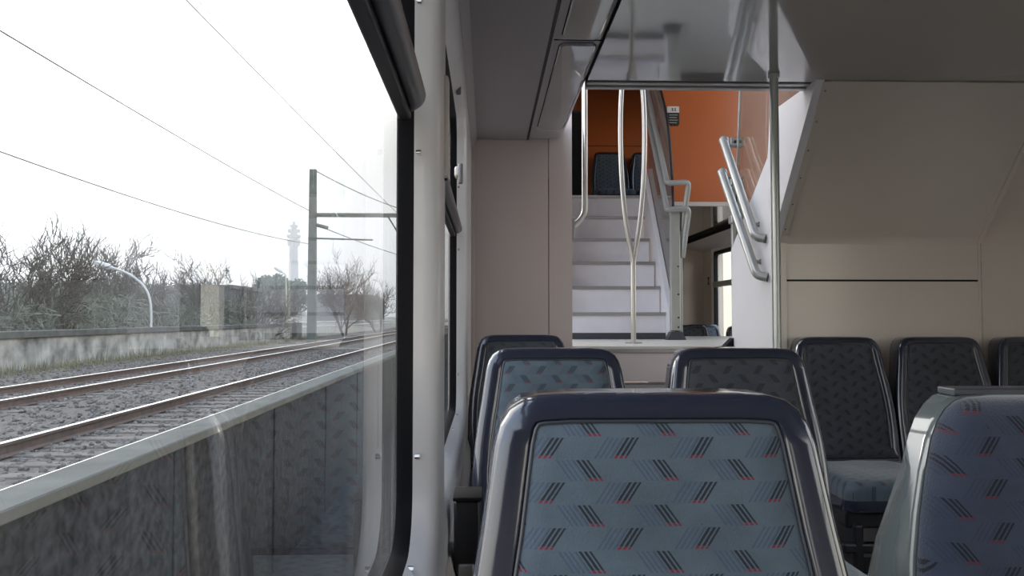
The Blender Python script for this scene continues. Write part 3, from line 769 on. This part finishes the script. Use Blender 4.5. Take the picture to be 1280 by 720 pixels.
def wire(p0, p1, label, sag=.3, r=.016, ext=0):
    a, b = Vector(p0), Vector(p1); pts = []
    for k in range(25):
        t = k/24*(1+ext); p = a.lerp(b, t); p.z -= sag*4*(k/24)*(1-k/24); pts.append(p)
    o = MB().tube(pts, r, 5).build('overhead_wire', 'wire', None, True); tag(o, label, 'wire', 'overhead wires')
def ray(px, py, x):            # point on the plane x=const
    d = fw*1000+_r*(px-640)+_u*(360-py); return Vector((0, 0, E))+d*(x/d.x)
wire(ray(-40, 14, -8.98), at(388, 264, MY), 'wire crossing the sky from the upper left edge to the mast below its top', .1, .02)
wire(ray(-40, 175, -13), at(388, 305, 55), 'lowest wire from the left edge passing over the bare trees to the mast', .35, .022)
wire(ray(225, -8, -4.66), ray(497, 266, -4.66), 'steep wire from the top edge of the window down to its right edge', .05, .012, .3)
wire(ray(240, -8, -4.5), ray(330, 90, -4.62), 'short second wire beside the steep wire near the top edge', .0, .008)
wire(Vector((mx+.2, MY, A.z-.1)), at(510, 264, 58), 'wire leaving the very top of the mast towards the right', .2, .03)
wire(at(398, 282, MY), at(500, 319, 75), 'faint wire sloping down right from the arm of the mast', .1, .03)
# communications tower
TY = 250; t0 = at(366, 420, TY); tt = at(366, 277, TY)
tw = thing('communications_tower', 'hazy concrete communications tower with stacked round platforms on the horizon', 'tower', (t0.x, TY, 0))
part('shaft', 'tower', MB().tube([(t0.x, TY, -2), (t0.x, TY, at(366, 310, TY).z), (t0.x, TY, at(366, 290, TY).z), (t0.x, TY, tt.z)], 1, 14, radii=[1.9, 1.3, 1.0, .3]), tw, True)
for (py, r, hgt) in ((283, 1.3, .4), (289, 1.9, .5), (296, 2.1, .5), (302, 2.0, .5), (306, 1.9, .4)):
    z = at(366, py, TY).z; part('platform', 'tower', MB().tube([(t0.x, TY, z-hgt), (t0.x, TY, z), (t0.x, TY, z+hgt)], 1, 18, radii=[r*.85, r, r]), tw, True)
# street lamps
def lamp(pts, Y, label):
    P_ = [at(x, y, Y) for x, y in pts]; b = P_[0].copy(); b.z = -.2
    l = thing('street_lamp', label, 'street lamp', b, 'street lamps beyond the wall')
    part('pole', 'fence_paint', MB().tube(smoothp([b]+P_, 3), .05, 8), l, True)
    tip = P_[-1]; d = (tip-P_[-2]).normalized()
    part('lantern', 'fence_paint', MB().tube([tip-d*.1, tip+d*.05, tip+d*.55, tip+d*.75], 1, 8, radii=[.06, .13, .12, .06]), l, True)
lamp([(189, 405), (189, 380), (184, 362), (172, 349), (155, 339), (138, 334)], 34.6, 'curved street lamp arching left in front of the bare trees')
lamp([(358, 408), (358, 352), (357, 343), (352, 340)], 70, 'slender street lamp post just left of the mast')
# building behind the trees
A, B_ = at(222, 361, 62), at(289, 361, 62)
bd = thing('building', 'flat roofed grey building half hidden behind the bare trees', 'building', ((A.x+B_.x)/2, 64, 0))
part('block', 'building', MB().box(A.x, B_.x, 62, 70, -1, A.z), bd); part('roof', 'concrete', MB().box(A.x-.2, B_.x+.2, 61.8, 70.2, A.z, A.z+.3), bd)
A, B_ = at(385, 378, 120), at(470, 378, 120)
bd = thing('building', 'long low hazy building on the horizon right of the mast', 'building', ((A.x+B_.x)/2, 124, 0))
part('block', 'building', MB().box(A.x, B_.x, 120, 130, -1, A.z), bd); part('roof', 'building', MB().prism([(A.x-.5, A.z), (B_.x+.5, A.z), (B_.x-1, A.z+1.2), (A.x+1, A.z+1.2)], 'y', 119.5, 130.5), bd)
# bare trees
def bare_tree(label, base, H, spread, seed, dense=7, cat='tree'):
    rnd = random.Random(seed); mb = MB(); tr = thing('bare_tree', label, cat, base, 'bare trees beyond the boundary wall')
    trunk = []; V = []; F = []
    def seg(a, b, r0, r1):
        d = (b-a).normalized(); u = d.orthogonal().normalized(); w = d.cross(u); i = len(V)
        for p, r in ((a, r0), (b, r1)):
            for k in range(3): V.append(p+(u*math.cos(2.094*k)+w*math.sin(2.094*k))*r)
        for k in range(3): j = (k+1) % 3; F.append((i+k, i+j, i+3+j, i+3+k))
    def grow(p, d, L, r, dep):
        n = 3
        for k in range(n):
            d2 = (d+Vector((rnd.gauss(0, .27), rnd.gauss(0, .27), rnd.gauss(.06, .22)))).normalized(); q = p+d2*L/n
            seg(p, q, r, r*.82); p, d, r = q, d2, r*.82
            if dep < dense and len(F) < 60000:
                for _ in range(2 if rnd.random() < .5 else 1):
                    ax = Vector((rnd.gauss(0, 1), rnd.gauss(0, 1), rnd.gauss(0, .5))).normalized()
                    dd = (d+ax*rnd.uniform(.55, 1.0)*spread+Vector((0, 0, .2))).normalized()
                    grow(p, dd, L*rnd.uniform(.58, .80), max(r*.60, .012), dep+1)
    b = Vector((0, 0, -.3))
    for k in range(rnd.choice((2, 3))):
        a = rnd.random()*6.28; grow(b, Vector((math.cos(a)*.6, math.sin(a)*.6, 1)).normalized(), H*.34, H*.015, 0)
    hz_ = sorted(v.z for v in V)[int(len(V)*.997)]; k_ = H/hz_
    V = [Vector((v.x*k_*.85, v.y*k_*.85, v.z*k_)) for v in V]
    me = bpy.data.meshes.new('branches'); me.from_pydata([tuple(v) for v in V], [], F); me.materials.append(M['bark'])
    o = bpy.data.objects.new('branches', me); COL.objects.link(o); o.parent = tr
    return len(F)
TR = [(10, 29, 274, 'large bare tree at the left edge of the window'), (85, 32, 284, 'tallest bare tree with spreading branches behind the curved lamp'),
      (140, 41, 292, 'bare tree directly behind the arch of the curved street lamp'), (195, 44, 312, 'bare tree right of the curved street lamp'),
      (245, 49, 314, 'bare tree with a forked trunk in front of the grey building'), (290, 54, 326, 'thin bare tree at the right end of the tree row'),
      (433, 70, 320, 'solitary faint bare tree right of the mast'), (475, 85, 345, 'faint bare tree beside the right edge of the window')]
for i, (px, Y, ty, l) in enumerate(TR):
    p = at(px, ty, Y); b_ = hill(p.x, Y); bare_tree(l, (p.x, Y, b_), p.z-b_, 1.0, 90+i, 4)
# evergreen
p = at(346, 395, 92)
ev = thing('evergreen_tree', 'rounded dark evergreen tree left of the communications tower', 'tree', (p.x, 92, 0))
rnd = random.Random(3); V = []; F = []
CL = [(Vector((rnd.uniform(-2.3, 2.6), rnd.uniform(-2, 2), 1.4+rnd.random()*3.6)), rnd.uniform(.7, 1.3)) for _ in range(22)]+[(Vector((.2, 0, 5.2)), 1.0), (Vector((-1.1, 0, 5.0)), .9), (Vector((1.4, 0, 4.4)), 1.0)]
for _ in range(9000):
    c0, rr = rnd.choice(CL); dv = Vector((rnd.gauss(0, 1), rnd.gauss(0, 1), rnd.gauss(0, .6))).normalized()*rr*rnd.random()**.4; c = c0+dv
    u = Vector((rnd.gauss(0, 1), rnd.gauss(0, 1), rnd.gauss(0, .6))).normalized()*.20; w = u.orthogonal()*.55; i = len(V); V += [c-u, c+w, c+u, c-w]; F.append((i, i+1, i+2, i+3))
me = bpy.data.meshes.new('foliage'); me.from_pydata([tuple(v) for v in V], [], F); me.materials.append(M['evergreen'])
o = bpy.data.objects.new('foliage', me); COL.objects.link(o); o.parent = ev
q = MB().tube([(0, 0, -.5), (0, 0, 4)], .2, 8).build('trunk', 'bark', ev)
# scrub: dense thicket along the bank, nobody could count its twigs
V = []; F = []; rnd = random.Random(8)
for _ in range(110000):
    Y = 14+rnd.random()**1.3*190; x = -15.2-rnd.random()*20-(.15*Y if Y > 60 else 0)
    if x < -.72*Y-4 or x > -.1*Y: continue
    hh = (1.6+1.5*(noise.noise(Vector((x*.12, Y*.10, 3)))+.2))*(1+Y*.006); z = hill(x, Y)+rnd.random()*max(.6, hh)
    c = Vector((x, Y, z)); u = Vector((rnd.gauss(0, .6), rnd.gauss(0, .6), rnd.gauss(.4, .7))).normalized()*rnd.uniform(.15, .5)*(1+Y*.01)
    w = u.orthogonal().normalized()*(.018+Y*.0009); i = len(V); V += [c-u, c-u+w, c+u]; F.append((i, i+1, i+2))
me = bpy.data.meshes.new('thicket'); me.from_pydata([tuple(v) for v in V], [], F); me.materials.append(M['scrub'])
o = bpy.data.objects.new('thicket', me); COL.objects.link(o); tag(o, 'grey green tangled undergrowth covering the bank below the trees', 'undergrowth', kind='stuff')
# pale wall outside the far right window
rw = MB().box(9, 9.3, 8, 60, G, 5).build('station_wall', 'far_wall'); tag(rw, 'pale yellowish wall seen through the far window', 'wall')

# hazy air over the fields beyond the wall
hz = bpy.data.materials.new('haze'); hz.use_nodes = True; t = hz.node_tree; t.nodes.clear()
vo = t.nodes.new('ShaderNodeVolumeScatter'); vo.inputs['Color'].default_value = (.97, .97, .96, 1); vo.inputs['Density'].default_value = .005
oo = t.nodes.new('ShaderNodeOutputMaterial'); t.links.new(vo.outputs[0], oo.inputs['Volume']); M['haze'] = hz
o = MB().box(-420, -14.6, 12, 520, -2, 60).build('haze', 'haze'); tag(o, 'thin morning haze over the land beyond the pale wall', 'haze', kind='stuff')
